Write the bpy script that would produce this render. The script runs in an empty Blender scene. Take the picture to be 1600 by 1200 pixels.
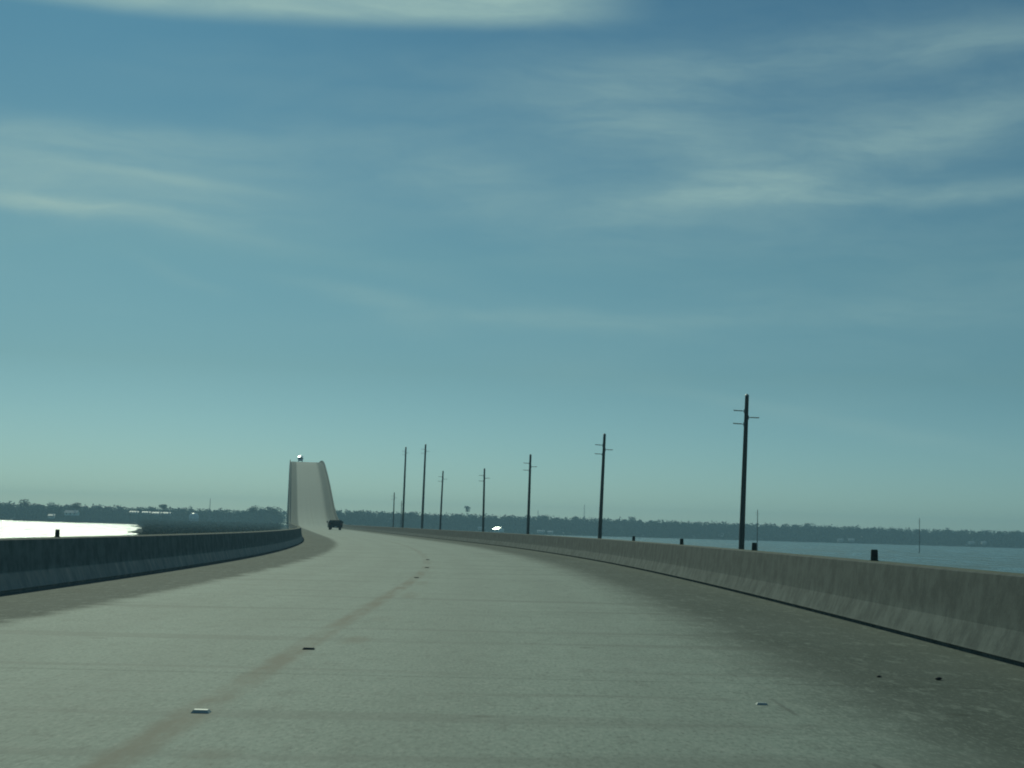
import bpy, math, random
import numpy as np
from mathutils import Matrix, Vector, Euler

S = bpy.context.scene
COL = S.collection
rnd = random.Random(7)
R_ = math.radians

# ------------------------------------------------------------------ camera
EYE = 1.28                      # eye height above the carriageway
WATER = -4.72                   # water level below the carriageway
F_PX = 2400.0
PITCH = math.atan(225 / 2400)
ROLL = 0.029
cd = bpy.data.cameras.new('camera')
cd.sensor_width = 36.0
cd.lens = 36.0 * F_PX / 1600.0
cd.clip_start = 0.1
cd.clip_end = 12000
cam = bpy.data.objects.new('camera', cd)
COL.objects.link(cam)
cam.matrix_world = (Matrix.Translation((0, 0, EYE)) @ Matrix.Rotation(math.pi / 2 + PITCH, 4, 'X')
                    @ Matrix.Rotation(ROLL, 4, 'Z'))
S.camera = cam
S.view_settings.view_transform = 'Standard'
S.view_settings.look = 'None'
S.view_settings.gamma = 1
S.view_settings.exposure = -1.05
S.view_settings.use_curve_mapping = False
S.render.filter_size = 1.5
S.cycles.filter_width = 1.9

# ------------------------------------------------------------------ sun and sky
SUN_AZ = R_(-17)                # left of the road's direction (+Y)
SUN_EL = R_(29)
sd = bpy.data.lights.new('sun', 'SUN')
sd.energy = 3.6
sd.angle = R_(0.53)
sd.color = (0.90, 1.0, 0.76)
sun = bpy.data.objects.new('sun', sd)
COL.objects.link(sun)
to_sun = Vector((math.sin(SUN_AZ) * math.cos(SUN_EL), math.cos(SUN_AZ) * math.cos(SUN_EL), math.sin(SUN_EL)))
sun.rotation_euler = to_sun.to_track_quat('Z', 'Y').to_euler()
sun.location = to_sun * 300


class NT:
    """small helper for building node trees"""
    def __init__(s, tree):
        s.t = tree; s.n = tree.nodes; s.l = tree.links
    def new(s, typ, **kw):
        nd = s.n.new(typ)
        for k, v in kw.items(): setattr(nd, k, v)
        return nd
    def put(s, sock, v):
        if hasattr(v, 'links') or isinstance(v, bpy.types.NodeSocket): s.l.new(v, sock)
        elif v is not None: sock.default_value = v
    def math(s, op, a, b=None, c=None, clamp=False):
        nd = s.new('ShaderNodeMath', operation=op, use_clamp=clamp)
        s.put(nd.inputs[0], a); s.put(nd.inputs[1], b)
        if c is not None: s.put(nd.inputs[2], c)
        return nd.outputs[0]
    def vec(s, op, a, b=None):
        nd = s.new('ShaderNodeVectorMath', operation=op)
        s.put(nd.inputs[0], a)
        if b is not None: s.put(nd.inputs[1], b)
        return nd.outputs['Value'] if op in ('LENGTH', 'DOT_PRODUCT') else nd.outputs[0]
    def comb(s, x, y, z=0.0):
        nd = s.new('ShaderNodeCombineXYZ')
        s.put(nd.inputs[0], x); s.put(nd.inputs[1], y); s.put(nd.inputs[2], z)
        return nd.outputs[0]
    def sep(s, v):
        nd = s.new('ShaderNodeSeparateXYZ'); s.put(nd.inputs[0], v); return nd.outputs
    def noise(s, vec, scale, detail=4, rough=0.55, dist=0.0):
        nd = s.new('ShaderNodeTexNoise'); s.put(nd.inputs['Vector'], vec)
        nd.inputs['Scale'].default_value = scale; nd.inputs['Detail'].default_value = detail
        nd.inputs['Roughness'].default_value = rough; nd.inputs['Distortion'].default_value = dist
        return nd.outputs[0]
    def ramp(s, v, lo, hi, a=0.0, b=1.0, smooth=True):
        nd = s.new('ShaderNodeMapRange', interpolation_type='SMOOTHSTEP' if smooth else 'LINEAR')
        s.put(nd.inputs[0], v)
        for i, x in zip((1, 2, 3, 4), (lo, hi, a, b)): s.put(nd.inputs[i], x)
        return nd.outputs[0]
    def mix(s, f, a, b, mode='MIX'):
        nd = s.new('ShaderNodeMix', data_type='RGBA', blend_type=mode)
        s.put(nd.inputs[0], f)
        for i, x in ((6, a), (7, b)):
            s.put(nd.inputs[i], (*x, 1.0) if isinstance(x, tuple) and len(x) == 3 else x)
        return nd.outputs[2]


W = bpy.data.worlds.new('World'); S.world = W; W.use_nodes = True
nt = NT(W.node_tree); nt.n.clear()
out = nt.new('ShaderNodeOutputWorld'); bg = nt.new('ShaderNodeBackground')
bg.inputs[1].default_value = 0.1
sky = nt.new('ShaderNodeTexSky', sky_type='NISHITA')
sky.sun_disc = False
sky.sun_elevation = SUN_EL
sky.sun_rotation = SUN_AZ
sky.air_density = 1.0; sky.dust_density = 0.25; sky.ozone_density = 2.0
tc = nt.new('ShaderNodeTexCoord')
dirv = nt.vec('NORMALIZE', tc.outputs['Generated'])
dx, dy, dz = nt.sep(dirv)
U = nt.math('MULTIPLY', nt.math('ARCTAN2', dx, dy), 24.0)     # azimuth and elevation, 24 units to the radian
V = nt.math('MULTIPLY', nt.math('ARCSINE', dz), 24.0)
P = nt.comb(U, V)
# cirrus: fibrous noise drawn out along the wind, gathered in banks
wn = nt.new('ShaderNodeTexNoise'); nt.put(wn.inputs['Vector'], nt.comb(nt.math('MULTIPLY', U, 0.25), nt.math('MULTIPLY', V, 0.8)))
wn.inputs['Scale'].default_value = 0.8; wn.inputs['Detail'].default_value = 4
wob = nt.vec('MULTIPLY', nt.vec('SUBTRACT', wn.outputs[1], (0.5, 0.5, 0.5)), (3.2, 0.9, 0.0))
Pw = nt.vec('ADD', P, wob)
fib = nt.noise(nt.vec('MULTIPLY', Pw, (0.22, 1.25, 1.0)), 1.5, 6, 0.6, 0.3)
fib2 = nt.noise(nt.vec('MULTIPLY', Pw, (0.8, 2.6, 1.0)), 2.2, 5, 0.65)
fibre = nt.math('ADD', nt.math('MULTIPLY', fib, 0.75), nt.math('MULTIPLY', fib2, 0.25))


def uv(px, py):
    """where a point of the photograph lies in azimuth and elevation"""
    v = cam.matrix_world.to_3x3() @ Vector(((px - 800) / F_PX, -(py - 600) / F_PX, -1)).normalized()
    return math.atan2(v.x, v.y) * 24, math.asin(v.z) * 24


BANKS = [  # centre x, y, half length, half height, tilt in degrees, strength
    (60, 215, 330, 26, -3, .34), (300, 212, 230, 16, 0, .30), (30, 262, 300, 22, -5, .36), (200, 268, 190, 9, -5, .34),
    (20, 302, 230, 20, -6, .46), (150, 318, 180, 13, -5, .30), (120, 265, 420, 75, -4, .20),
    (730, 285, 150, 42, -12, .24), (1010, 165, 210, 55, 0, .30), (1060, 245, 160, 32, -14, .26),
    (1030, 325, 130, 16, 9, .26), (1210, 298, 170, 24, 2, .30), (1450, 300, 300, 14, 0, .34), (1300, 70, 600, 90, 0, .14), (1400, 330, 620, 190, 0, .13),
    (1520, 180, 260, 58, 6, .30), (1330, 232, 200, 30, 12, .24), (1250, 80, 420, 26, 2, .20), (1550, 70, 160, 20, 2, .22),
    (540, 470, 110, 16, -16, .22), (300, 430, 60, 10, -22, .14), (1050, 498, 420, 17, 1, .20), (780, 500, 120, 12, 0, .12),
    (1130, 625, 110, 10, -8, .12), (1380, 680, 190, 12, -12, .14), (480, 390, 240, 24, -14, .12),
]
acc = 0.0
for (bx, by, hl, hh, tilt, st) in BANKS:
    u0, v0 = uv(bx, by)
    c, s_ = math.cos(R_(tilt + math.degrees(ROLL))), math.sin(R_(tilt + math.degrees(ROLL)))
    q = nt.vec('SUBTRACT', Pw if hh > 12 else nt.vec('ADD', P, nt.vec('MULTIPLY', wob, (.5, .5, 0))), (u0, v0, 0.0))
    a = nt.vec('DOT_PRODUCT', q, (c * 100 / hl, s_ * 100 / hl, 0))
    b = nt.vec('DOT_PRODUCT', q, (-s_ * 100 / hh, c * 100 / hh, 0))
    d2 = nt.math('ADD', nt.math('MULTIPLY', a, a), nt.math('MULTIPLY', b, b))
    g = nt.math('MULTIPLY', nt.math('EXPONENT', nt.math('MULTIPLY', d2, -0.9)), st)
    acc = nt.math('ADD', g, acc)
# the thick bank that begins at the top of the view and goes on overhead
u1, v1 = uv(620, 46)
uc = nt.math('SUBTRACT', U, u1)
edge = nt.math('SUBTRACT', nt.vec('DOT_PRODUCT', nt.vec('SUBTRACT', nt.vec('ADD', P, nt.vec('MULTIPLY', wob, (.3, .16, 0))), (u1, v1, 0)), (-0.029, 1, 0)),
               nt.math('MULTIPLY', nt.math('POWER', nt.math('MULTIPLY', nt.math('ABSOLUTE', uc), 0.16), 3.0), 0.12))
bank = nt.math('MULTIPLY', nt.ramp(edge, -0.08, 0.26), nt.ramp(nt.math('SUBTRACT', V, v1), 1.2, 4.0, 1.0, 0.25))
bank = nt.math('MULTIPLY', bank, nt.ramp(uc, 1.6, 4.4, 1, 0))
bank = nt.math('MULTIPLY', bank, nt.ramp(fibre, 0.3, 0.62, 0.7, 1.0))
wide = nt.math('MULTIPLY', nt.ramp(nt.noise(nt.vec('MULTIPLY', Pw, (0.05, 0.22, 1)), 1.3, 4), 0.42, 0.70), 0.20)
cl = nt.math('MULTIPLY', nt.math('ADD', acc, wide), nt.ramp(fibre, 0.28, 0.70, 0.50, 1.05))
cl = nt.math('ADD', cl, nt.math('MULTIPLY', bank, 0.85), clamp=True)
cl = nt.math('MULTIPLY', cl, nt.ramp(dz, 0.0, 0.05))
tint = nt.mix(1.0, sky.outputs[0], nt.mix(nt.ramp(dz, 0.17, 0.30, 0, 1, False), nt.mix(nt.ramp(dz, 0.10, 0.17, 0, 1, False), nt.mix(nt.ramp(dz, 0.0, 0.10, 0, 1, False), (0.56, 0.97, 1.28), (0.42, 0.73, 0.78)), (0.42, 0.77, 0.76)), (0.29, 0.67, 0.75)), 'MULTIPLY')
colr = nt.mix(cl, tint, (6.5, 10.0, 9.5))
nt.put(bg.inputs[0], colr)
nt.l.new(bg.outputs[0], out.inputs[0])


# ------------------------------------------------------------------ helpers
def tag(o, label=None, cat=None, group=None, kind=None):
    if label: o['label'] = label
    if cat: o['category'] = cat
    if group: o['group'] = group
    if kind: o['kind'] = kind
    return o


def mesh_obj(name, verts, faces, mat=None, parent=None, smooth=False, uvs=None):
    me = bpy.data.meshes.new(name)
    me.from_pydata([tuple(map(float, v)) for v in verts], [], [tuple(map(int, f)) for f in faces])
    if uvs is not None:
        lay = me.uv_layers.new(name='metres')
        vi = np.zeros(len(me.loops), dtype=np.int32); me.loops.foreach_get('vertex_index', vi)
        lay.data.foreach_set('uv', np.asarray(uvs, dtype=np.float32)[vi].ravel())
    if mat: me.materials.append(mat)
    if smooth: me.polygons.foreach_set('use_smooth', [True] * len(me.polygons))
    me.update()
    o = bpy.data.objects.new(name, me); COL.objects.link(o)
    if parent: o.parent = parent
    return o


def fast_tris(name, V_, mat, parent=None, quads=False):
    """V_: (n, 3 or 4, 3) array of loose faces"""
    n, k, _ = V_.shape
    me = bpy.data.meshes.new(name)
    me.vertices.add(n * k); me.vertices.foreach_set('co', V_.astype(np.float32).ravel())
    me.loops.add(n * k); me.loops.foreach_set('vertex_index', np.arange(n * k, dtype=np.int32))
    me.polygons.add(n); me.polygons.foreach_set('loop_start', np.arange(n, dtype=np.int32) * k)
    me.materials.append(mat); me.update(calc_edges=True)
    o = bpy.data.objects.new(name, me); COL.objects.link(o)
    if parent: o.parent = parent
    return o


def empty(name, loc=(0, 0, 0), rz=0.0):
    o = bpy.data.objects.new(name, None); COL.objects.link(o)
    o.location = loc; o.rotation_euler = (0, 0, rz); o.empty_display_size = 0.3
    return o


class MB:
    """collects shapes that become ONE mesh"""
    def __init__(s): s.v = []; s.f = []
    def add(s, vs, fs):
        k = len(s.v); s.v += [tuple(v) for v in vs]; s.f += [tuple(i + k for i in f) for f in fs]; return s
    def box(s, x0, x1, y0, y1, z0, z1, tx=0.0, ty=0.0, bev=0.0):
        """box whose top is drawn in by tx, ty; bev chamfers the vertical edges"""
        if bev <= 0:
            vs = [(x0, y0, z0), (x1, y0, z0), (x1, y1, z0), (x0, y1, z0),
                  (x0 + tx, y0 + ty, z1), (x1 - tx, y0 + ty, z1), (x1 - tx, y1 - ty, z1), (x0 + tx, y1 - ty, z1)]
            return s.add(vs, [(0, 3, 2, 1), (4, 5, 6, 7), (0, 1, 5, 4), (1, 2, 6, 5), (2, 3, 7, 6), (3, 0, 4, 7)])
        def ring(x0, x1, y0, y1, z):
            b = bev
            return [(x0 + b, y0, z), (x1 - b, y0, z), (x1, y0 + b, z), (x1, y1 - b, z), (x1 - b, y1, z), (x0 + b, y1, z), (x0, y1 - b, z), (x0, y0 + b, z)]
        b = min(bev, (z1 - z0) * .3)
        vs = ring(x0 + b, x1 - b, y0 + b, y1 - b, z0) + ring(x0, x1, y0, y1, z0 + b) + \
            ring(x0 + tx, x1 - tx, y0 + ty, y1 - ty, z1 - b) + ring(x0 + tx + b, x1 - tx - b, y0 + ty + b, y1 - ty - b, z1)
        fs = [tuple(range(7, -1, -1)), tuple(range(24, 32))]
        for r in range(3):
            for i in range(8):
                j = (i + 1) % 8; fs.append((r * 8 + i, r * 8 + j, r * 8 + 8 + j, r * 8 + 8 + i))
        return s.add(vs, fs)
    def tube(s, p, q, r0, r1=None, n=10, caps=True):
        r1 = r0 if r1 is None else r1
        p, q = Vector(p), Vector(q); d = (q - p).normalized()
        a = d.orthogonal().normalized(); b = d.cross(a)
        vs = []
        for c, r in ((p, r0), (q, r1)):
            for i in range(n):
                t = 2 * math.pi * i / n; vs.append(c + (a * math.cos(t) + b * math.sin(t)) * r)
        fs = [(i, (i + 1) % n, n + (i + 1) % n, n + i) for i in range(n)]
        if caps: fs += [tuple(range(n - 1, -1, -1)), tuple(range(n, 2 * n))]
        return s.add(vs, fs)
    def lathe(s, prof, c=(0, 0, 0), n=16, axis='Z'):
        vs = []; fs = []
        for (r, h) in prof:
            for i in range(n):
                t = 2 * math.pi * i / n
                v = (r * math.cos(t), r * math.sin(t), h)
                if axis == 'X': v = (h, v[0], v[1])
                vs.append((v[0] + c[0], v[1] + c[1], v[2] + c[2]))
        for k in range(len(prof) - 1):
            for i in range(n):
                j = (i + 1) % n; fs.append((k * n + i, k * n + j, k * n + n + j, k * n + n + i))
        fs += [tuple(range(n - 1, -1, -1)), tuple(range((len(prof) - 1) * n, len(prof) * n))]
        return s.add(vs, fs)
    def prism(s, prof, x0, x1):
        """profile in (y, z), drawn along x"""
        n = len(prof); vs = [(x0, y, z) for y, z in prof] + [(x1, y, z) for y, z in prof]
        fs = [tuple(range(n)), tuple(range(2 * n - 1, n - 1, -1))] + [(i, n + i, n + (i + 1) % n, (i + 1) % n) for i in range(n)]
        return s.add(vs, fs)
    def build(s, name, mat, parent=None, smooth=False):
        return mesh_obj(name, s.v, s.f, mat, parent, smooth)


def copy_tree(o, parent=None):
    c = o.copy(); COL.objects.link(c); c.parent = parent
    for ch in [x for x in bpy.data.objects if x.parent == o]: copy_tree(ch, c)
    return c


def mat_new(name):
    m = bpy.data.materials.new(name); m.use_nodes = True
    n = NT(m.node_tree); b = m.node_tree.nodes['Principled BSDF']
    return m, n, b


def simple(name, col, rough=0.6, metal=0.0, var=0.12, scale=3.0, spec=None):
    m, n, b = mat_new(name)
    t = n.new('ShaderNodeTexCoord').outputs['Object']
    f = n.ramp(n.noise(t, scale, 4), 0.3, 0.7)
    n.put(b.inputs['Base Color'], n.mix(f, tuple(c * (1 - var) for c in col), tuple(min(1, c * (1 + var)) for c in col)))
    b.inputs['Roughness'].default_value = rough; b.inputs['Metallic'].default_value = metal
    if spec is not None: b.inputs['Specular IOR Level'].default_value = spec
    return m


# ------------------------------------------------------------------ materials
def concrete_road():
    m, n, b = mat_new('worn_concrete_deck')
    uvn = n.new('ShaderNodeUVMap', uv_map='metres').outputs[0]
    off, s, _ = n.sep(uvn)
    P3 = n.comb(off, s)
    wob = n.math('MULTIPLY', n.math('SUBTRACT', n.noise(P3, 0.45, 5, .6), 0.5), 0.9)
    wob2 = n.math('MULTIPLY', n.math('SUBTRACT', n.noise(P3, 2.5, 4, .65), 0.5), 0.5)
    o2 = n.math('ADD', n.math('ADD', off, wob), wob2)
    # lanes worn pale by traffic, shoulders left brown and dark
    lane = n.math('MULTIPLY', n.ramp(o2, -4.75, -4.2), n.ramp(o2, 3.1, 4.9, 1, 0))
    PS = n.vec('MULTIPLY', P3, (1.0, 0.3, 1))
    grain = n.noise(PS, 30, 5, .75)
    blot = n.noise(PS, 5.5, 6, .7)
    big = n.noise(n.vec('MULTIPLY', P3, (1.0, 0.35, 1)), 0.6, 5, .6)
    base = n.mix(n.ramp(big, .32, .68), (0.255, 0.314, 0.255), (0.302, 0.368, 0.302))
    should = n.mix(n.ramp(big, .3, .7), (0.120, 0.138, 0.112), (0.155, 0.174, 0.145))
    # shade of the hump's slope, painted into the deck as a darker colour
    base = n.mix(n.ramp(s, 400, 520), base, (0.190, 0.238, 0.200)); should = n.mix(n.ramp(s, 400, 520), should, (0.115, 0.142, 0.122))
    # near the parapets the shoulder pales again
    should = n.mix(n.math('MULTIPLY', n.ramp(n.math('ABSOLUTE', o2), 5.9, 6.6), 0.35), should, (0.215, 0.235, 0.200))
    c = n.mix(lane, should, base)
    c = n.mix(n.math('MULTIPLY', n.ramp(blot, .50, .68), 0.42), c, (0.40, 0.43, 0.36))
    c = n.mix(n.math('MULTIPLY', n.ramp(blot, .50, .32), 0.42), c, (0.150, 0.170, 0.140))
    gk = n.math('MULTIPLY_ADD', lane, 0.32, 0.33)
    c = n.mix(n.math('MULTIPLY', n.ramp(grain, .50, .66), gk), c, (0.46, 0.48, 0.40))
    c = n.mix(n.math('MULTIPLY', n.ramp(grain, .50, .32), gk), c, (0.10, 0.115, 0.095))
    # wheel paths, a little darker, along both lanes
    for w in (-3.3, -1.6, 1.0, 2.8):
        f = n.ramp(n.math('ABSOLUTE', n.math('SUBTRACT', n.math('ADD', off, n.math('MULTIPLY', wob, .3)), w)), 0.1, 0.7, 0.13, 0)
        c = n.mix(f, c, (0.17, 0.185, 0.155))
    # transverse bands where the deck dried and was finished unevenly
    tb = n.noise(n.vec('MULTIPLY', P3, (0.10, 1.0, 1)), 0.9, 4, .55)
    c = n.mix(n.math('MULTIPLY', n.ramp(tb, .54, .64), 0.42), c, (0.155, 0.170, 0.140))
    # rusty seam where the centre line has worn away
    cx = n.math('ADD', n.math('ADD', off, n.ramp(s, 16, 50, 0.56, 0.26)), n.math('MULTIPLY', wob2, .25))
    seam = n.ramp(n.math('ABSOLUTE', cx), 0.05, 0.20, 1, 0)
    cx2 = n.math('ADD', off, 0.10)
    seam2 = n.math('MULTIPLY', n.ramp(n.math('ABSOLUTE', n.math('ADD', cx2, n.math('MULTIPLY', wob2, .5))), 0.05, 0.22, .6, 0), n.ramp(n.noise(P3, 0.22, 2), .5, .6))
    sm = n.math('MULTIPLY', n.math('MAXIMUM', seam, seam2), n.ramp(n.noise(n.vec('MULTIPLY', P3, (2, .35, 1)), 1.1, 5, .65), .36, .60, .22, .85))
    near = n.ramp(s, 28, 60, 1, .5)
    c = n.mix(n.math('MULTIPLY', sm, near), c, (0.175, 0.150, 0.100))
    # ghost of the edge lines
    for w, k in ((3.72, .35), (-4.3, .18)):
        e = n.ramp(n.math('ABSOLUTE', n.math('SUBTRACT', off, w)), 0.05, 0.10, 1, 0)
        c = n.mix(n.math('MULTIPLY', e, n.ramp(n.noise(P3, 3.1, 5, .7), .48, .70, 0, k)), c, (0.42, 0.45, 0.37))
    # open longitudinal joint beside the right edge line, showing here and there
    jx = n.math('ABSOLUTE', n.math('SUBTRACT', n.math('ADD', off, n.math('MULTIPLY', wob2, .06)), 3.60))
    c = n.mix(n.math('MULTIPLY', n.ramp(jx, .010, .028, 1, 0), n.math('MULTIPLY', n.ramp(n.noise(n.comb(0.0, s), 0.55, 3), .50, .58, 0, .5), n.ramp(s, 11, 16, 1, .15))), c, (0.07, 0.08, 0.065))
    # dark spots of oil and tar
    vo = n.new('ShaderNodeTexVoronoi'); n.put(vo.inputs['Vector'], P3); vo.inputs['Scale'].default_value = 0.55
    c = n.mix(n.ramp(vo.outputs['Distance'], 0.03, 0.07, .45, 0), c, (0.07, 0.075, 0.06))
    n.put(b.inputs['Base Color'], c)
    n.put(b.inputs['Roughness'], n.ramp(blot, .3, .7, .82, .82))
    n.put(b.inputs['Specular IOR Level'], n.mix(lane, (0.05, 0.05, 0.05), (0.42, 0.42, 0.42)))
    bp = n.new('ShaderNodeBump'); bp.inputs['Strength'].default_value = 0.2; bp.inputs['Distance'].default_value = 0.0015
    n.put(bp.inputs['Height'], grain)
    n.l.new(bp.outputs[0], b.inputs['Normal'])
    return m


def concrete_parapet(name, k, foot):
    m, n, b = mat_new(name)
    uvn = n.new('ShaderNodeUVMap', uv_map='metres').outputs[0]     # (height, metres along)
    h, s, _ = n.sep(uvn)
    P3 = n.comb(h, s)
    streak = n.noise(n.vec('MULTIPLY', P3, (0.7, 2.2, 1)), 1.3, 6, .7)
    blot = n.noise(P3, 2.3, 6, .7)
    fine = n.noise(P3, 26, 4, .7)
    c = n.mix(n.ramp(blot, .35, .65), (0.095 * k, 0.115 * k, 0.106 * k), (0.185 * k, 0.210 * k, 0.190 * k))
    c = n.mix(n.math('MAXIMUM', n.math('MULTIPLY', n.ramp(streak, .48, .66), n.ramp(h, .15, .8, .25, .55)), n.ramp(h, .30, .50, 0, .35)), c, (0.070 * k, 0.083 * k, 0.078 * k))  # dark streaks, plus shade of the steep upper face painted in
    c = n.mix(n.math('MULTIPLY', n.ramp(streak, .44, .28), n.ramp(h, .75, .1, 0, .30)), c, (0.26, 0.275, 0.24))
    c = n.mix(n.math('MULTIPLY', n.math('MULTIPLY', n.ramp(h, .36, .31), n.ramp(streak, .25, .6, 1.0, .35)), foot), c, (0.64, 0.55, 0.45))  # bounce light on the sloped foot, painted as a pale band
    c = n.mix(n.math('MULTIPLY', n.ramp(fine, .5, .8), .3), c, (0.28, 0.29, 0.25))
    c = n.mix(n.ramp(h, .895, .91), c, (0.150, 0.165, 0.115))             # lichen on the coping
    n.put(b.inputs['Base Color'], c); b.inputs['Roughness'].default_value = 0.9
    b.inputs['Specular IOR Level'].default_value = 0.2
    bp = n.new('ShaderNodeBump'); bp.inputs['Strength'].default_value = 0.4; bp.inputs['Distance'].default_value = 0.01
    n.put(bp.inputs['Height'], n.math('ADD', fine, blot)); n.l.new(bp.outputs[0], b.inputs['Normal'])
    return m


def water_mat():
    m, n, b = mat_new('bay_water')
    g = n.new('ShaderNodeNewGeometry').outputs['Position']
    b.inputs['Base Color'].default_value = (0.16, 0.25, 0.22, 1)
    b.inputs['IOR'].default_value = 1.55
    w1 = n.noise(n.vec('MULTIPLY', g, (0.6, 1.0, 1)), 0.35, 4, .6)
    w2 = n.noise(n.vec('MULTIPLY', g, (0.8, 1.0, 1)), 1.9, 4, .65)
    gust = n.noise(n.vec('MULTIPLY', g, (0.25, 1, 1)), 0.02, 6, .7)
    rip = n.noise(n.vec('MULTIPLY', g, (0.30, 0.035, 1)), 1.0, 4, .7)
    n.put(b.inputs['Roughness'], n.math('ADD', n.ramp(gust, .35, .65, .16, .26), n.ramp(rip, .40, .60, -0.02, .24)))
    bp = n.new('ShaderNodeBump'); bp.inputs['Strength'].default_value = 0.8; bp.inputs['Distance'].default_value = 1.0
    n.put(bp.inputs['Height'], n.math('ADD', n.math('MULTIPLY', w1, .9), n.math('MULTIPLY', w2, .28)))
    n.l.new(bp.outputs[0], b.inputs['Normal'])
    return m


def leaf_mat(name, c0, c1):
    m, n, b = mat_new(name)
    g = n.new('ShaderNodeNewGeometry').outputs['Position']
    f = n.noise(g, 0.12, 3, .6); f2 = n.noise(g, 0.9, 2)
    n.put(b.inputs['Base Color'], n.mix(n.ramp(n.math('ADD', n.math('MULTIPLY', f, .6), n.math('MULTIPLY', f2, .4)), .35, .65), c0, c1))
    b.inputs['Roughness'].default_value = 0.85; b.inputs['Specular IOR Level'].default_value = 0.15
    return m


def wood_pole_mat():
    m, n, b = mat_new('weathered_pole')
    t = n.new('ShaderNodeTexCoord').outputs['Object']
    f = n.noise(n.vec('MULTIPLY', t, (9, 9, .6)), 1.0, 5, .6)
    c = n.mix(n.ramp(f, .3, .7), (0.045, 0.05, 0.045), (0.085, 0.088, 0.075))
    n.put(b.inputs['Base Color'], c); b.inputs['Roughness'].default_value = 0.85
    return m


M = dict(
    road=concrete_road(), parapet=concrete_parapet('weathered_parapet_concrete', 1.0, 0.0), parapetl=concrete_parapet('parapet_concrete_painted_bounce', 1.5, 1.0), water=water_mat(), pole=wood_pole_mat(),  # left parapet copy is paler, bounce light painted into its colour
    leaf=leaf_mat('shore_foliage', (0.024, 0.046, 0.034), (0.055, 0.085, 0.055)),
    marsh=leaf_mat('marsh_foliage', (0.030, 0.042, 0.022), (0.075, 0.085, 0.045)),
    soil=simple('marsh_soil', (0.022, 0.028, 0.020), .95, scale=.05, var=.3, spec=.05),
    bark=simple('bark', (0.07, 0.06, 0.045), .9),
    joint=simple('joint_sealant', (0.13, 0.14, 0.12), .8),
    bridge=simple('bridge_concrete', (0.22, 0.23, 0.20), .85, scale=.4, var=.2),
    black=simple('black_paint', (0.012, 0.017, 0.018), .35, spec=.4),
    rubber=simple('tyre_rubber', (0.018, 0.018, 0.018), .85),
    glass=simple('dark_glass', (0.015, 0.02, 0.022), .08, var=.02),
    chrome=simple('dull_chrome', (0.30, 0.32, 0.32), .35, metal=.9),
    red=simple('tail_lens', (0.13, 0.012, 0.01), .3),
    white=simple('white_paint', (0.78, 0.80, 0.78), .3, var=.03),
    glint=simple('glint_panel_metal', (0.85, 0.88, 0.88), .42, metal=.85, var=.02),  # bright metal for the truck's added glint panel
    wall=simple('pale_house_wall', (0.50, 0.52, 0.50), .7, scale=.5),
    roofm=simple('bright_metal_roof', (0.62, 0.66, 0.66), .28, metal=.75, scale=.5, var=.08),
    roofp=simple('pale_tin_roof', (0.42, 0.46, 0.46), .55, scale=.5),
    roofd=simple('dark_shingle_roof', (0.07, 0.075, 0.075), .85, scale=1.2),
    lens=simple('head_lens', (0.55, 0.58, 0.58), .15),
    marker=simple('pale_marker', (0.48, 0.51, 0.45), .5, scale=30),
    markerd=simple('worn_marker', (0.09, 0.10, 0.08), .7, scale=30),
    refl=simple('delineator_olive', (0.055, 0.078, 0.058), .7, scale=20),
    stone=simple('dark_pebble', (0.05, 0.05, 0.045), .8, scale=30),
    steel=simple('galvanised_steel', (0.25, 0.27, 0.27), .5, metal=.5),
    ceram=simple('insulator', (0.20, 0.22, 0.21), .4),
)

# ------------------------------------------------------------------ alignment of the bridge
YS = np.arange(-80.0, 2400.1, 0.5)
SL = np.interp(YS, [-80, 20, 27, 43, 58, 74, 94, 111, 137, 2400], [0.02, -.008, -.015, -.035, -.06, -.085, -.108, -.13, -.1445, -.1445])
XS = np.concatenate([[0], np.cumsum((SL[1:] + SL[:-1]) / 2 * 0.5)])
XS = XS - np.interp(27, YS, XS) - 1.65
ZP = [(-80, 0), (380, 0), (425, .45), (455, 1.9), (482, 4.4), (515, 9.0), (550, 14.0), (600, 20.3), (653, 25.9), (690, 28.1),
      (730, 29.3), (760, 29.6), (790, 29.3), (830, 27.6), (870, 24.3), (920, 18), (970, 11.2), (1010, 6.0), (1050, 2.2), (1090, .5), (1130, 0), (2400, 0)]
zy = np.array([p[0] for p in ZP], float); zz = np.array([p[1] for p in ZP], float)
dk = np.diff(zz) / np.diff(zy)
tz = np.zeros(len(zy))
for i in range(1, len(zy) - 1):
    tz[i] = 0 if dk[i - 1] * dk[i] <= 0 else 2 * dk[i - 1] * dk[i] / (dk[i - 1] + dk[i])


def road_z(y):
    y = min(max(y, zy[0]), zy[-1]); i = min(int(np.searchsorted(zy, y, 'right')) - 1, len(zy) - 2)
    h = zy[i + 1] - zy[i]; t = (y - zy[i]) / h
    return ((2 * t**3 - 3 * t**2 + 1) * zz[i] + (t**3 - 2 * t**2 + t) * h * tz[i] + (-2 * t**3 + 3 * t**2) * zz[i + 1] + (t**3 - t**2) * h * tz[i + 1])


def fall(y): return float(np.interp(y, [-80, 60, 140], [0.007, 0.007, 0.0]))


def deck(y, off, dz=0.0):
    """point on the carriageway at station y, off metres right of its middle"""
    xc = float(np.interp(y, YS, XS)); sl = float(np.interp(y, YS, SL)); k = 1 / math.sqrt(1 + sl * sl)
    return Vector((xc + off * k, y - off * sl * k, road_z(y) + fall(y) * (off - 1.65) + dz))


def heading(y): return math.atan(-float(np.interp(y, YS, SL)))     # rotation about z


HW = 6.75


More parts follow.
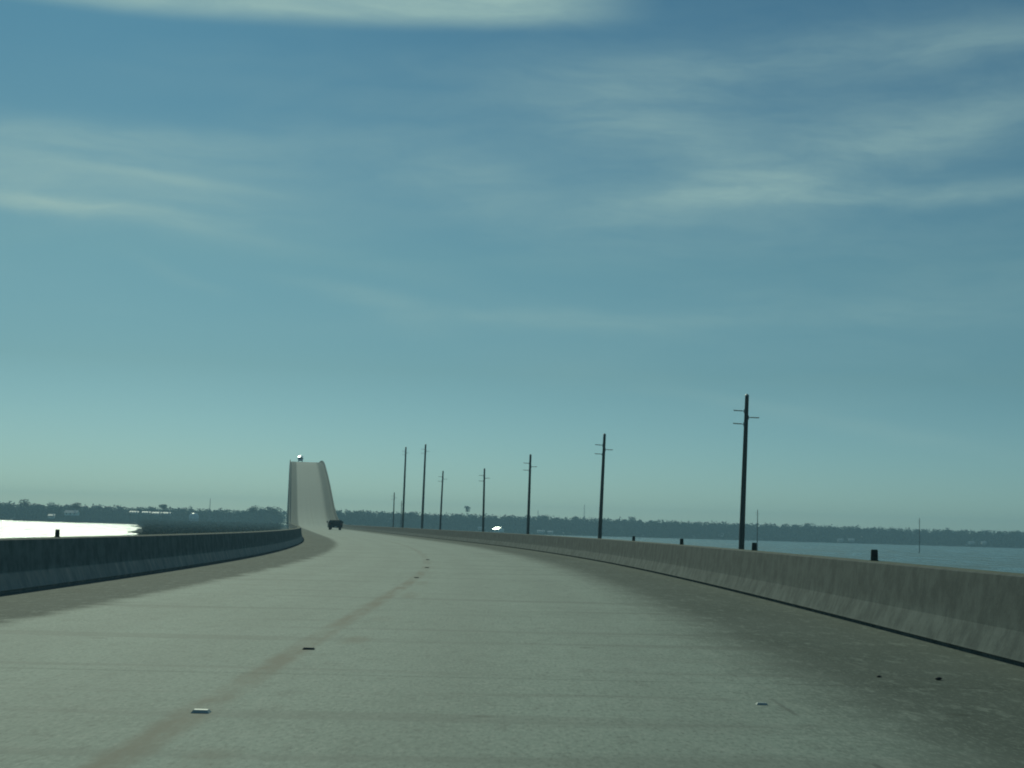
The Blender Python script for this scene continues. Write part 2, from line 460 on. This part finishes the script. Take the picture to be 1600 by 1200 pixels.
def strip(name, mat, ys, prof, parent=None, uvh=None, closed=False, caps=True):
    """sweep a profile [(offset, height)] along stations ys"""
    n = len(prof); vs = []; us = []; fs = []
    for y in ys:
        for i, (o, z) in enumerate(prof):
            vs.append(deck(y, o, 0) + Vector((0, 0, z))); us.append(((o if uvh is None else uvh[i]), y))
    m_ = n if closed else n - 1
    for k in range(len(ys) - 1):
        for i in range(m_):
            j = (i + 1) % n; fs.append((k * n + i, k * n + j, k * n + n + j, k * n + n + i))
    if closed and caps:
        fs.append(tuple(range(n - 1, -1, -1))); e = (len(ys) - 1) * n; fs.append(tuple(range(e, e + n)))
    return mesh_obj(name, vs, fs, mat, parent, uvs=us)


def stations(a, b):
    out = [a]; y = a
    while y < b - 1e-6:
        y = min(b, y + (1.5 if y < 160 else 4 if y < 380 else 6 if y < 1140 else 25)); out.append(y)
    return out


# ------------------------------------------------------------------ ground, water, haze
BX, BY0, BY1 = 2300.0, -280.0, 2650.0
sea = mesh_obj('bay_water', [(-BX, BY0, WATER), (BX, BY0, WATER), (BX, BY1, WATER), (-BX, BY1, WATER)], [(0, 1, 2, 3)], M['water'])
tag(sea, kind='structure')


def land(name, outline, z=WATER + .35, mat=None):
    """low ground with a sloping, uneven bank"""
    n = len(outline)
    pts = []
    for i in range(n):
        a, b2 = outline[i], outline[(i + 1) % n]
        L = math.dist(a, b2); k = max(1, int(L / 25))
        for j in range(k):
            t = j / k; x, y = a[0] + (b2[0] - a[0]) * t, a[1] + (b2[1] - a[1]) * t
            ok = BY0 + 5 < y < BY1 - 30 and abs(x) < BX - 30
            pts.append((x + (rnd.uniform(-5, 5) if ok else 0), y + (rnd.uniform(-5, 5) if ok else 0)))
    cx = sum(p[0] for p in pts) / len(pts); cy = sum(p[1] for p in pts) / len(pts)
    ins = []
    for x, y in pts:
        d = math.hypot(cx - x, cy - y); ins.append((x + (cx - x) / d * 6, y + (cy - y) / d * 6))
    N = len(pts)
    vs = [(x, y, WATER - .4) for x, y in pts] + [(x, y, z) for x, y in ins]
    fs = [(i, (i + 1) % N, N + (i + 1) % N, N + i) for i in range(N)] + [tuple(range(N, 2 * N))]
    return tag(mesh_obj(name, vs, fs, mat or M['soil']), kind='structure')


land('far_shore', [(-560, 1330), (-250, 1480), (-120, 1560), (110, 1660), (400, 1740), (760, 1700), (1300, 1640), (2290, 1500), (2290, 2640), (-2290, 2640), (-2290, 1200), (-1200, 1230), (-560, 1300)])
land('marsh', [(-24, 170), (-52, 250), (-92, 380), (-120, 500), (-166, 700), (-214, 900), (-255, 1060), (-300, 1260), (-420, 1300), (-420, 1500), (-150, 1540), (-148, 1050), (-104, 700), (-74, 500), (-44, 300)])

hz_v = [(-BX - 60, BY0 - 60, WATER - 1.6), (BX + 60, BY0 - 60, WATER - 1.6), (BX + 60, BY1 + 60, WATER - 1.6), (-BX - 60, BY1 + 60, WATER - 1.6)]
hz_v += [(x, y, 40.0) for x, y, _ in hz_v]
HZ = bpy.data.materials.new('sea_air'); HZ.use_nodes = True
hn = NT(HZ.node_tree); hn.n.clear()
ho = hn.new('ShaderNodeOutputMaterial'); pv = hn.new('ShaderNodeVolumePrincipled')
pv.inputs['Color'].default_value = (0.48, 0.81, 1.0, 1)
pv.inputs['Density'].default_value = 0.00034
pv.inputs['Anisotropy'].default_value = 0.2
hn.l.new(pv.outputs[0], ho.inputs['Volume'])
tag(mesh_obj('haze', hz_v, [(0, 3, 2, 1), (4, 5, 6, 7), (0, 1, 5, 4), (1, 2, 6, 5), (2, 3, 7, 6), (3, 0, 4, 7)], HZ), kind='stuff')

# ------------------------------------------------------------------ bridge: carriageway, parapets, structure below
SPAN = 10.1
J0 = -6.9                                   # first joint: they fall at 12.6, 22.7, 32.8 ...
joints = [J0 - SPAN * 4 + SPAN * i for i in range(18)]     # up to y = 123.7
road = strip('road', M['joint'], stations(-48, 1650), [(-HW - .02, -.010), (HW + .02, -.010)])
tag(road, kind='structure')
PRO = [-HW, -5.5, -4.3, -2.5, -.4, 1.5, 3.7, 5.2, HW]
for a, b2 in zip(joints[:-1], joints[1:]):
    strip('deck_slab', M['road'], stations(a + .006, b2 - .006), [(HW, -.35)] + [(o, 0) for o in reversed(PRO)] + [(-HW, -.35)], road)
far = strip('deck_slab', M['road'], stations(joints[-1] + .014, 1650), [(o, 0) for o in reversed(PRO)], road)
far['kind'] = 'stuff'

# parapet profile, measured outwards from the foot of its inner face
PP = [(.045, -.03), (.045, .045), (0, .05), (.012, .075), (.115, .33), (.185, .885), (.24, .91), (.42, .91), (.445, .885), (.455, -.45), (.0, -.45)]
PH = [0, .05, .06, .085, .34, .885, .91, .93, .885, 0, 0]
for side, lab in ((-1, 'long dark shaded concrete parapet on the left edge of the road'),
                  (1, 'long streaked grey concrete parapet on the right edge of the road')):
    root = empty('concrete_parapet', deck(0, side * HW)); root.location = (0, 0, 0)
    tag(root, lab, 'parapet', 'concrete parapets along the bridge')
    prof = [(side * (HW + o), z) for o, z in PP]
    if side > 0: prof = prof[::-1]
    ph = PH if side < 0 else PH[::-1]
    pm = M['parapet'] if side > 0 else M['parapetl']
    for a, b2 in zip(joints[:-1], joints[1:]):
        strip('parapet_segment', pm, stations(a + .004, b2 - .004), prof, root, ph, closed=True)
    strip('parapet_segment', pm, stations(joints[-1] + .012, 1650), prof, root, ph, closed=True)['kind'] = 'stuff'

br = empty('bridge'); tag(br, 'long low concrete bridge with a steep hump carrying the road over the bay', 'bridge')
strip('deck_underside', M['bridge'], stations(-48, 1500), [(-HW - .40, -.46), (-HW - .40, -.75), (HW + .40, -.75), (HW + .40, -.46)][::-1], br, closed=True)
for o in (-5.2, -1.75, 1.75, 5.2):
    strip('girder', M['bridge'], stations(-48, 1500), [(o - .3, -.76), (o - .3, -1.9), (o + .3, -1.9), (o + .3, -.76)][::-1], br, closed=True)
y = -30.0
while y < 1480:
    p = deck(y, 0); a = heading(y)
    top = p.z - 1.92; mb = MB()
    mb.box(-6.6, 6.6, -.6, .6, top - 1.0, top)
    for x in (-4.6, 0, 4.6):
        mb.tube((x, 0, WATER - .9), (x, 0, top - 1.0), .45 if p.z < 3 else .8, n=10)
    o = mb.build('pier', M['bridge'], br); o.location = (p.x, p.y, 0); o.rotation_euler = (0, 0, a)
    y += 20.2 if p.z < 3 else 40.4

# ------------------------------------------------------------------ power poles standing in the water beside the bridge
def power_pole(x, yy, top, r, lean, label, arms=True, group='power poles beside the bridge', leany=0.0):
    root = empty('power_pole', (x, yy, WATER)); H_ = top - WATER
    root.rotation_euler = (leany, lean, 0)
    tag(root, label, 'power pole', group)
    mb = MB(); n = 12
    prof = [(r * 1.35, -1.0), (r * 1.3, 0.3), (r * 1.22, H_ * .3), (r, H_ * .7), (r * .82, H_ - .25), (r * .8, H_)]
    mb.lathe(prof, n=n); mb.build('shaft', M['pole'], root, True)
    MB().lathe([(r * .86, H_ - .02), (r * .9, H_ + .06), (r * .3, H_ + .16)], n=n).build('cap', M['steel'], root)
    if arms:
        for sx, dz in ((-1, 1.1), (1, 1.55), (-1, 2.05)):
            z = H_ - dz
            a = MB(); a.tube((sx * r * .8, 0, z), (sx * (r + .78), 0, z + .04), .030, .024, 8)
            a.box(sx * r * .8 - .05, sx * r * .8 + .05, -.09, .09, z - .14, z + .14)
            arm = a.build('insulator_arm', M['ceram'], root)
            d = MB(); pr = [(.025, r + .14)]
            for k in range(5):
                c = r + .22 + .12 * k; pr += [(.03, c - .03), (.065, c), (.03, c + .03)]
            d.lathe([(q, sx * h_) for q, h_ in pr], (0, 0, z + .02), 10, 'X')
            d.build('insulator_disc_stack', M['ceram'], arm)
        w = MB(); w.tube((r * .7, r * .7, .5), (r * .55, r * .55, H_ - .4), .02, n=5); w.build('ground_wire', M['steel'], root)
    return root


PL = [(17.1, 111, 11.3, .17, 'tallest looking of the power poles, nearest at the right with three short arms'),
      (9.9, 161, 11.3, .17, 'second nearest power pole, left of the nearest one, with short arms near its top'),
      (2.8, 209, 11.2, .17, 'third power pole from the right in the row beside the bridge'),
      (-4.3, 264, 11.2, .17, 'fourth power pole from the right, just left of the bright white house'),
      (-13.6, 315, 12.4, .17, 'short thin power pole just right of the two tall ones'),
      (-20.1, 365, 20.4, .24, 'right hand one of the two tall power poles near the hump'),
      (-28.5, 420, 22.4, .25, 'left hand one of the two tall power poles near the hump'),
      (-35.0, 471, 11.0, .17, 'faint short power pole nearest the hump, left of the two tall ones')]
LEAN = [.022, .024, .006, -.008, .018, .010, .006, .0]
for (x, yy, top, r, lab), ln in zip(PL, LEAN):
    power_pole(x - ln * (top - WATER) - (.03 if yy < 170 else 0), yy, top, r, ln, lab)
power_pole(99.5, 615, 11.3, .16, 0.0, 'thin distant pole in the water just right of the nearest power pole', True, 'distant poles far out in the bay')
power_pole(194.1, 727, 11.4, .16, -.004, 'thin distant pole in open water at the far right', True, 'distant poles far out in the bay')
power_pole(-48.6, 700, 12.0, .15, 0.0, 'very faint pole low against the sky left of the tall pair', True, 'distant poles far out in the bay')


# ------------------------------------------------------------------ foliage
RNG = np.random.default_rng(11)


def crown_tris(cx, cy, z0, h, w, n, size, lobes=5):
    """leafy clumps through the volume of a crown made of several lobes"""
    out_ = []
    k = max(6, n // lobes)
    for _ in range(lobes):
        a = RNG.uniform(0, 2 * math.pi); rr = RNG.uniform(0, .55) * w / 2
        c = np.array([cx + rr * math.cos(a), cy + rr * math.sin(a), z0 + h * RNG.uniform(.20, .80)])
        sr = np.array([w * RNG.uniform(.22, .36), w * RNG.uniform(.22, .36), h * RNG.uniform(.14, .24)])
        d = RNG.normal(size=(k, 3)); d /= np.linalg.norm(d, axis=1, keepdims=True)
        p = c + d * sr * RNG.uniform(.55, 1.08, size=(k, 1))
        e1 = RNG.normal(size=(k, 3)); e2 = RNG.normal(size=(k, 3))
        e1 *= (size * RNG.uniform(.6, 1.3, size=(k, 1))) / np.linalg.norm(e1, axis=1, keepdims=True)
        e2 *= (size * RNG.uniform(.6, 1.3, size=(k, 1))) / np.linalg.norm(e2, axis=1, keepdims=True)
        out_.append(np.stack([p - e1 * .5, p + e1 * .5, p + e2], 1))
    return np.concatenate(out_)


def shore_y(x):
    return float(np.interp(x, [-1300, -1200, -560, -250, -120, 110, 400, 760, 1300], [1235, 1245, 1320, 1480, 1560, 1660, 1740, 1700, 1640]))


def road_clear(x, yy):
    return abs(x - float(np.interp(yy, YS, XS))) > 11


wood = []
trunks = MB()
for (xa, xb) in ((-1000, 900),):
    x = xa
    while x < xb:
        for row in range(6):
            px_ = x + rnd.uniform(-3, 3); yy = shore_y(px_) + 8 + row * 9 + rnd.uniform(-4, 4)
            if not road_clear(px_, yy): continue
            big = math.sin(px_ * .021) * .7 + math.sin(px_ * .0067 + 1) * .8
            hh = {0: rnd.uniform(5, 10), 1: rnd.uniform(9, 14)}.get(row, rnd.uniform(17.0, 18.4) + big * .35)
            hh *= 0.90 if px_ < -250 else 1.10
            wood.append(crown_tris(px_, yy, WATER + .3 - (1.2 if row < 2 else 0), hh, rnd.uniform(10, 15), 230 if row > 1 else 150, 1.8, 9))
            if row in (0, 1, 2):
                trunks.tube((px_, yy, WATER), (px_ + rnd.uniform(-.5, .5), yy, WATER + hh * .6), .28, .12, 5, False)
        x += 6.2
x = -1100
while x < 1200:                             # the wood goes on inland
    px_ = x + rnd.uniform(-3, 3); yy = shore_y(px_) + 330 + rnd.uniform(-40, 40)
    if road_clear(px_ , yy) or yy > 1700: wood.append(crown_tris(px_, yy, WATER + .3, rnd.uniform(18.5, 20.5) * (.95 if px_ < -300 else 1.12), rnd.uniform(13, 18), 150, 2.4, 9))
    x += 7.0
wd = fast_tris('shore_wood', np.concatenate(wood), M['leaf'])
tag(wd, 'dark blue green band of woodland along the far shore', 'woodland', kind='stuff')
tr_ = trunks.build('shore_wood_trunks', M['bark']); tag(tr_, 'trunks inside the distant band of woodland', 'woodland', kind='stuff')


def lone_tree(x, yy, top, cw, ch, lab, lean=0.0, n=420):
    root = empty('shore_tree', (x, yy, WATER + .3)); H_ = top - WATER - .3
    tag(root, lab, 'tree', 'trees rising above the far shore wood')
    mb = MB(); mb.tube((0, 0, -.4), (lean * .6, 0, H_ * .6), .42, .28, 8); mb.tube((lean * .6, 0, H_ * .6), (lean, 0, H_ - ch * .3), .28, .10, 8)
    for k in range(6):
        a = k * 1.1; z = H_ - ch * (.75 - k * .09)
        mb.tube((lean * .8, 0, z - .8), (lean + math.cos(a) * cw * .33, math.sin(a) * cw * .33, z + ch * .14), .12, .04, 6)
    mb.build('trunk', M['bark'], root)
    fast_tris('crown', crown_tris(lean, 0, H_ - ch, ch, cw, n, .95, 9), M['leaf'], root)


def bearing(px):
    return (px - 800) / F_PX + .0035


for (px_, yy, py, cw, ch, lab) in [
        (727, 1690, 789, 8.0, 9.5, 'lone round crowned tree standing high above the wood on a bare trunk'),
        (40, 1275, 779, 12, 8, 'taller rounded tree in the skyline near the left edge'),
        (120, 1290, 783, 10, 7, 'small bump of a tree in the skyline above the left white houses'),
        (255, 1310, 787, 9, 6, 'little pointed tree in the skyline above the row of pale houses'),
        (396, 1370, 789, 13, 8, 'left one of the two broad trees beside the hump of the bridge'),
        (424, 1400, 790, 12, 9, 'right one of the two broad trees beside the hump of the bridge'),
        (641, 1600, 799, 12, 7, 'broad tree in the skyline between the two tall power poles'),
        (712, 1650, 802, 11, 7, 'low spreading tree just left of the lone round crowned tree'),
        (848, 1700, 804, 13, 7, 'broad low tree in the skyline right of the third power pole'),
        (896, 1710, 806, 12, 7, 'tree in the skyline left of the second nearest power pole'),
        (985, 1750, 806, 13, 8, 'tree in the skyline right of the second nearest power pole'),
        (1260, 1755, 817, 14, 8, 'tree in the skyline between the nearest pole and the far right pole'),
        (1580, 1720, 828, 13, 7, 'tree in the skyline at the right edge of the view')]:
    hy = 801.9 + .029 * px_
    lone_tree(bearing(px_) * yy, yy, EYE + (hy - py) / F_PX * yy, cw, ch, lab)

# marsh scrub on the near left ground
scr = []
for _ in range(5200):
    yy = 190 * math.exp(rnd.random() ** .8 * math.log(1290 / 190.))
    xl = float(np.interp(yy, [170, 250, 380, 500, 700, 900, 1060, 1260], [-24, -52, -92, -120, -166, -214, -255, -300])) + 2
    xr = float(np.interp(yy, YS, XS)) - 12
    if xr <= xl: continue
    x = rnd.uniform(xl, xr)
    edge_ = yy > 950
    hh = rnd.uniform(.6, 1.5) * (1 + yy / 900) * (1.5 if edge_ else 1)
    scr.append(crown_tris(x, yy, WATER + .3 - hh * .2, hh * 1.3, hh * rnd.uniform(1.6, 2.6), 22, .35 + yy / 2600, 3))
tag(fast_tris('marsh_scrub', np.concatenate(scr), M['marsh']), 'low dark scrub covering the marsh left of the bridge', 'scrub', kind='stuff')


# ------------------------------------------------------------------ houses on the far shore
def house(px_, yy, zb, w, d, hw_, roof_h, rmat, wmat, lab, rz=0.0, nwin=3):
    """gabled house on stilts; ridge runs across the view"""
    x = bearing(px_) * yy
    root = empty('shore_house', (x, yy, zb), rz); tag(root, lab, 'house', 'pale houses on the far shore')
    MB().box(-w / 2, w / 2, -d / 2, d / 2, 0, hw_).build('wall', M[wmat], root)
    e = .5
    prof = [(-d / 2 - e, hw_ - .12), (-d / 2 - e, hw_ + .05), (0, hw_ + roof_h), (d / 2 + e, hw_ + .05), (d / 2 + e, hw_ - .12), (0, hw_ + roof_h - .2)]
    roof = MB().prism(prof, -w / 2 - e, w / 2 + e).build('roof', M[rmat], root)
    MB().box(w * .22, w * .22 + .7, -.4, .3, hw_ + roof_h * .5, hw_ + roof_h + .8).build('chimney', M['wall'], roof)
    for s in (-1, 1):
        MB().add([(s * w / 2, -d / 2, hw_), (s * w / 2, d / 2, hw_), (s * w / 2, 0, hw_ + roof_h - .15)], [(0, 1, 2)]).build('gable', M[wmat], root)
    for i in range(nwin):
        c = -w / 2 + w * (i + .5) / nwin
        fr = MB().box(c - .6, c + .6, -d / 2 - .06, -d / 2 - .003, hw_ * .35, hw_ * .35 + 1.3).build('window', M['white'], root)
        MB().box(c - .48, c + .48, -d / 2 - .09, -d / 2 - .062, hw_ * .35 + .1, hw_ * .35 + 1.2).build('pane', M['glass'], fr)
    st = zb - (WATER + .2)
    if st > .6:
        for sx in (-1, 0, 1):
            for sy in (-1, 1):
                MB().box(sx * (w / 2 - .3) - .15, sx * (w / 2 - .3) + .15, sy * (d / 2 - .3) - .15, sy * (d / 2 - .3) + .15, -st - .3, 0).build('stilt', M['bark'], root)


def gz(px_, py, yy): return EYE + (801.9 + .029 * px_ - py) / F_PX * yy


HS = [  # px, base py, distance, width, depth, wall, roof rise, roof, wall, label
    (777, 831, 1585, 8.6, 7.5, 2.6, 2.3, 'roofm', 'white', 'brightest white house just above the parapet, right of the fourth pole'),
    (750, 828, 1590, 6.0, 6, 1.6, 1.9, 'roofp', 'wall', 'dim pale roofed house left of the bright white one'),
    (843, 833, 1600, 7.0, 6, 1.9, 1.3, 'roofp', 'wall', 'faint low house right of the third power pole, left of a pair'),
    (858, 834, 1605, 5.0, 6, 1.9, 1.3, 'roofp', 'wall', 'faint low house right of the third power pole, right of a pair'),
    (1123, 838, 1705, 5.5, 6, 2.0, 1.4, 'roofp', 'white', 'tiny pale house by the water left of the nearest power pole'),
    (1309, 846, 1715, 5.5, 6, 2.0, 1.3, 'roofp', 'wall', 'left one of two tiny pale houses low on the right shore'),
    (1326, 846, 1715, 6.0, 6, 2.0, 1.3, 'roofp', 'wall', 'right one of two tiny pale houses low on the right shore'),
    (1513, 850, 1690, 5.5, 6, 1.8, 1.2, 'roofp', 'wall', 'tiny dim house low on the shore near the right edge'),
    (1532, 850, 1690, 4.5, 6, 1.8, 1.2, 'roofp', 'wall', 'tiniest dim house at the far right shore, beside another'),
    (82, 810, 1243, 4.5, 6, 2.0, 1.5, 'roofp', 'white', 'small white house at the left, lower than its larger neighbour'),
    (113, 805.5, 1248, 10, 7, 2.0, 2.2, 'roofp', 'white', 'larger white house at the left with a bright roof among trees'),
    (210, 803, 1268, 6.5, 6, 1.2, 1.2, 'roofp', 'wall', 'first pale house from the left in the row of four low roofs'),
    (229, 804, 1270, 6.0, 6, 1.4, 1.2, 'roofp', 'wall', 'second pale house from the left in the row of four low roofs'),
    (246, 805, 1272, 7.5, 6, 1.4, 1.3, 'roofp', 'wall', 'third pale house from the left in the row of four low roofs'),
    (261, 805, 1274, 5.5, 6, 1.3, 1.2, 'roofp', 'wall', 'rightmost pale house in the row of four low roofs'),
]
for (px_, py, yy, w, d, hw_, rh, rm, wm, lab) in HS:
    house(px_, yy, gz(px_, py, yy), w, d, hw_, rh, rm, wm, lab, R_(-52) if px_ == 777 else rnd.uniform(-.15, .15))

# round pale tank among the trees
yy = 1285; root = empty('storage_tank', (bearing(303) * yy, yy, WATER + .3)); tag(root, 'round pale tank with a domed top among the trees left of the hump', 'tank')
MB().lathe([(2.2, 0), (2.2, 2.6), (3.9, 4.2), (4.0, 5.2), (4.0, 8.0), (3.5, 9.2), (2.2, 10.1), (.4, 10.5)], n=24).build('vessel', M['white'], root, True)
MB().lathe([(4.12, 5.2), (4.12, 5.6)], n=24).build('band', M['steel'], root)


def mast(px_, py, yy, lab, w=1.3):
    top = gz(px_, py, yy); root = empty('lattice_mast', (bearing(px_) * yy, yy, WATER)); H_ = top - WATER
    tag(root, lab, 'mast', 'lattice masts beyond the wood')
    legs = [(math.cos(a) * w, math.sin(a) * w) for a in (.5, 2.6, 4.7)]
    for lx, ly in legs:
        MB().tube((lx, ly, 0), (lx * .15, ly * .15, H_), .13, .08, 6).build('leg', M['steel'], root)
    mb = MB(); k = 12
    for i in range(k):
        z0, z1 = H_ * i / k, H_ * (i + 1) / k
        for j in range(3):
            a, b2 = legs[j], legs[(j + 1) % 3]; f0 = 1 - .85 * i / k; f1 = 1 - .85 * (i + 1) / k
            mb.tube((a[0] * f0, a[1] * f0, z0), (b2[0] * f1, b2[1] * f1, z1), .05, n=4)
    mb.build('bracing', M['steel'], root)


mast(838, 797, 1800, 'short faint mast above the wood right of the third power pole')
mast(910, 789, 1810, 'faint lattice mast above the wood left of the second nearest power pole', 2.0)
mast(327, 779, 1420, 'faint mast above the left wood, between the round tank and the hump', 1.2)


# ------------------------------------------------------------------ vehicles
def wheel(parent, x, y, r, wd):
    t = MB().lathe([(r * .7, -wd / 2), (r * .95, -wd / 2), (r, -wd / 2 + .03), (r, wd / 2 - .03), (r * .95, wd / 2), (r * .7, wd / 2)], (x, y, r), 20, 'X').build('wheel', M['rubber'], parent)
    s = 1 if x > 0 else -1
    MB().lathe([(r * .62, -.02), (r * .5, .02), (r * .15, .03)] if s > 0 else [(r * .15, -.03), (r * .5, -.02), (r * .62, .02)], (x + s * (wd / 2), y, r), 16, 'X').build('rim', M['chrome'], t)


def pickup(yy, off):
    p = deck(yy, off); root = empty('pickup_truck', p, heading(yy))
    tag(root, 'dark boxy pickup truck seen from behind near the foot of the hump', 'pickup truck')
    L, Wd = 5.9, 2.6
    prof = [(-L / 2, .55), (-L / 2, 1.28), (-L / 2 + .1, 1.34), (L / 2 - 1.3, 1.34), (L / 2 - .2, 1.20), (L / 2, 1.0), (L / 2, .5), (L / 2 - .5, .42), (-L / 2 + .4, .42)]
    MB().prism(prof[::-1], -Wd / 2, Wd / 2).build('body', M['black'], root)
    MB().box(-Wd / 2 + .06, Wd / 2 - .06, -L / 2 + .05, L / 2 - 1.7, 1.342, 1.78, .10, .16, .06).build('cargo_canopy', M['black'], root)
    MB().box(-.85, .85, -L / 2 + .02, -L / 2 + .10, 1.40, 1.70, .03, 0).build('rear_window', M['glass'], root)
    for s in (-1, 1):
        MB().box(s * 1.0 - .09, s * 1.0 + .09, -L / 2 - .03, -L / 2 - .002, .88, 1.24).build('tail_light', M['red'], root)
        MB().box(s * (Wd / 2 + .12) - .11, s * (Wd / 2 + .12) + .11, .95, 1.03, 1.28, 1.62).build('mirror', M['black'], root)
        MB().box(s * (Wd / 2 + .003) - (.08 if s > 0 else 0), s * (Wd / 2 + .003) + (0 if s > 0 else .08), -1.9, -.9, .8, .98).build('fender_flare', M['black'], root)
        MB().box(s * .78 - .18, s * .78 + .18, -L / 2 + .5, -L / 2 + .53, .12, .55).build('mud_flap', M['rubber'], root)
        for wy in (-1.75, 1.85): wheel(root, s * .93, wy, .41, .30)
    bm_ = MB().box(-1.1, 1.1, -L / 2 - .16, -L / 2 - .005, .46, .70, 0, 0, .03).build('bumper', M['black'], root)
    MB().box(-.16, .16, -L / 2 - .19, -L / 2 - .163, .50, .66).build('number_plate', M['wall'], root)


def box_truck(yy, off):
    p = deck(yy, off); root = empty('box_truck', p)
    sl = (road_z(yy + 3) - road_z(yy - 3)) / 6; root.rotation_euler = (math.atan(-sl), 0, heading(yy) + math.pi)
    tag(root, 'white box truck cresting the hump in the left lane, its top glinting in the sun', 'truck')
    L, Wd, Hh = 6.6, 2.1, 1.95
    prof = [(L / 2 - 3.3, .5), (L / 2 - 3.3, Hh), (L / 2 - 1.5, Hh), (L / 2 - .95, 1.30), (L / 2 - .1, 1.08), (L / 2, .85), (L / 2, .45), (L / 2 - .4, .38)]
    MB().prism(prof[::-1], -Wd / 2, Wd / 2).build('cab', M['white'], root)
    MB().box(-1.12, 1.12, -L / 2, L / 2 - 3.35, .75, 2.75, 0, 0, .05).build('cargo_box', M['white'], root)
    yf, yb, zf = L / 2 - 1.3, L / 2 - 3.34, Hh + .36          # added panel, ridged and tilted forward to throw a sun glint
    zb = zf + .30 * (yf - yb)
    MB().add([(-1.08, yf, zf - .33), (0, yf, zf), (1.08, yf, zf - .33), (1.08, yb, zb - .33), (0, yb, zb), (-1.08, yb, zb - .33),
              (-1.08, yf, Hh + .003), (1.08, yf, Hh + .003), (1.08, yb, Hh + .003), (-1.08, yb, Hh + .003)],
             [(0, 1, 4, 5), (1, 2, 3, 4), (6, 7, 2, 1, 0), (7, 8, 3, 2), (8, 9, 5, 4, 3), (9, 6, 0, 5), (6, 9, 8, 7)]).build('glint_panel', M['glint'], root)
    y0, y1 = L / 2 - 1.50, L / 2 - .98
    MB().add([(-.9, y1 + .04, 1.34), (.9, y1 + .04, 1.34), (.82, y0 + .04, Hh - .05), (-.82, y0 + .04, Hh - .05)], [(0, 1, 2, 3)]).build('windscreen', M['glass'], root)
    MB().box(-.6, .6, L / 2 - .01, L / 2 + .03, .62, .86).build('grille', M['black'], root)
    MB().box(-.98, .98, L / 2 - .06, L / 2 + .07, .40, .56).build('bumper', M['black'], root)
    for s in (-1, 1):
        MB().box(s * .82 - .14, s * .82 + .14, L / 2 - .05, L / 2 + .02, .68, .90).build('headlight', M['lens'], root)
        MB().box(s * 1.16 - .10, s * 1.16 + .10, L / 2 - 1.25, L / 2 - 1.15, 1.25, 1.65).build('mirror', M['black'], root)
        for wy in (-2.0, 2.3): wheel(root, s * .86, wy, .40, .26)


pickup(285, .9)
box_truck(690, -2.6)


# ------------------------------------------------------------------ small things
def delineator(yy, side, lab, w=.11, h=.17):
    p = deck(yy, side * (HW + .335), .91); root = empty('barrier_delineator', p, heading(yy))
    tag(root, lab, 'reflector', 'small delineators on top of the parapets')
    MB().box(-w / 2, w / 2, -.03, .03, 0.001, .02).build('foot', M['refl'], root)
    MB().box(-w / 2, w / 2, -.016, .016, .02, h, .006, 0, .008).build('plate', M['refl'], root)
    MB().box(-w / 2 + .018, w / 2 - .018, -.022, -.0165, .06, h - .03).build('reflector', M['stone'], root)


for yy, lab in ((23.0, 'nearest dark delineator on the right parapet, against the open water'),
                (33.1, 'dark delineator on the right parapet just right of the nearest power pole'),
                (44.0, 'small delineator on the right parapet left of the nearest power pole'),
                (54.7, 'tiniest visible delineator on the right parapet, beside the tip of the water')):
    delineator(yy, 1, lab)
delineator(30.3, -1, 'single dark delineator on the left parapet against the glaring water', .09, .15)


def marker(yy, off, mat, lab, sz=1.0):
    p = deck(yy, off, .001); root = None
    mb = MB().box(-.062 * sz, .062 * sz, -.05 * sz, .05 * sz, 0, .020 * sz, .016 * sz, .022 * sz)
    o = mb.build('road_marker', M[mat]); o.location = p; o.rotation_euler = (0, 0, heading(yy))
    tag(o, lab, 'road marker', 'raised markers along the rusty centre seam')


marker(10.5, -.52, 'marker', 'nearest raised road marker, pale, lying on the rusty centre seam')
marker(15.9, -.46, 'markerd', 'second raised road marker, dark and worn, beside the centre seam')
marker(38.2, -.32, 'markerd', 'third raised road marker along the centre seam, small and dark', 1.0)
marker(47.5, -.22, 'markerd', 'fourth raised road marker, where the centre seam starts to bend', 1.1)
marker(58.5, -.2, 'markerd', 'farthest dark road marker at the bend of the centre seam', 1.2)
marker(11.7, 3.46, 'marker', 'pale raised marker at the worn right edge line', .7)


def pebble(yy, off, r, lab):
    me = MB(); vs = []
    rg = random.Random(int(yy * 100))
    me.lathe([(r * .3, 0), (r * rg.uniform(.9, 1.1), r * .25), (r * rg.uniform(.8, 1), r * .6), (r * .3, r * .9)], n=7)
    me.v = [(v[0] * rg.uniform(.9, 1.4), v[1] * rg.uniform(.7, 1.1), v[2]) for v in me.v]
    o = me.build('pebble', M['stone'], None, True); o.location = deck(yy, off, .0); tag(o, lab, 'stone', 'stones lying on the right shoulder')


pebble(14.0, 5.45, .03, 'larger dark stone on the right shoulder, nearer the parapet')
pebble(14.15, 4.95, .02, 'smaller dark stone on the right shoulder, left of the larger one')
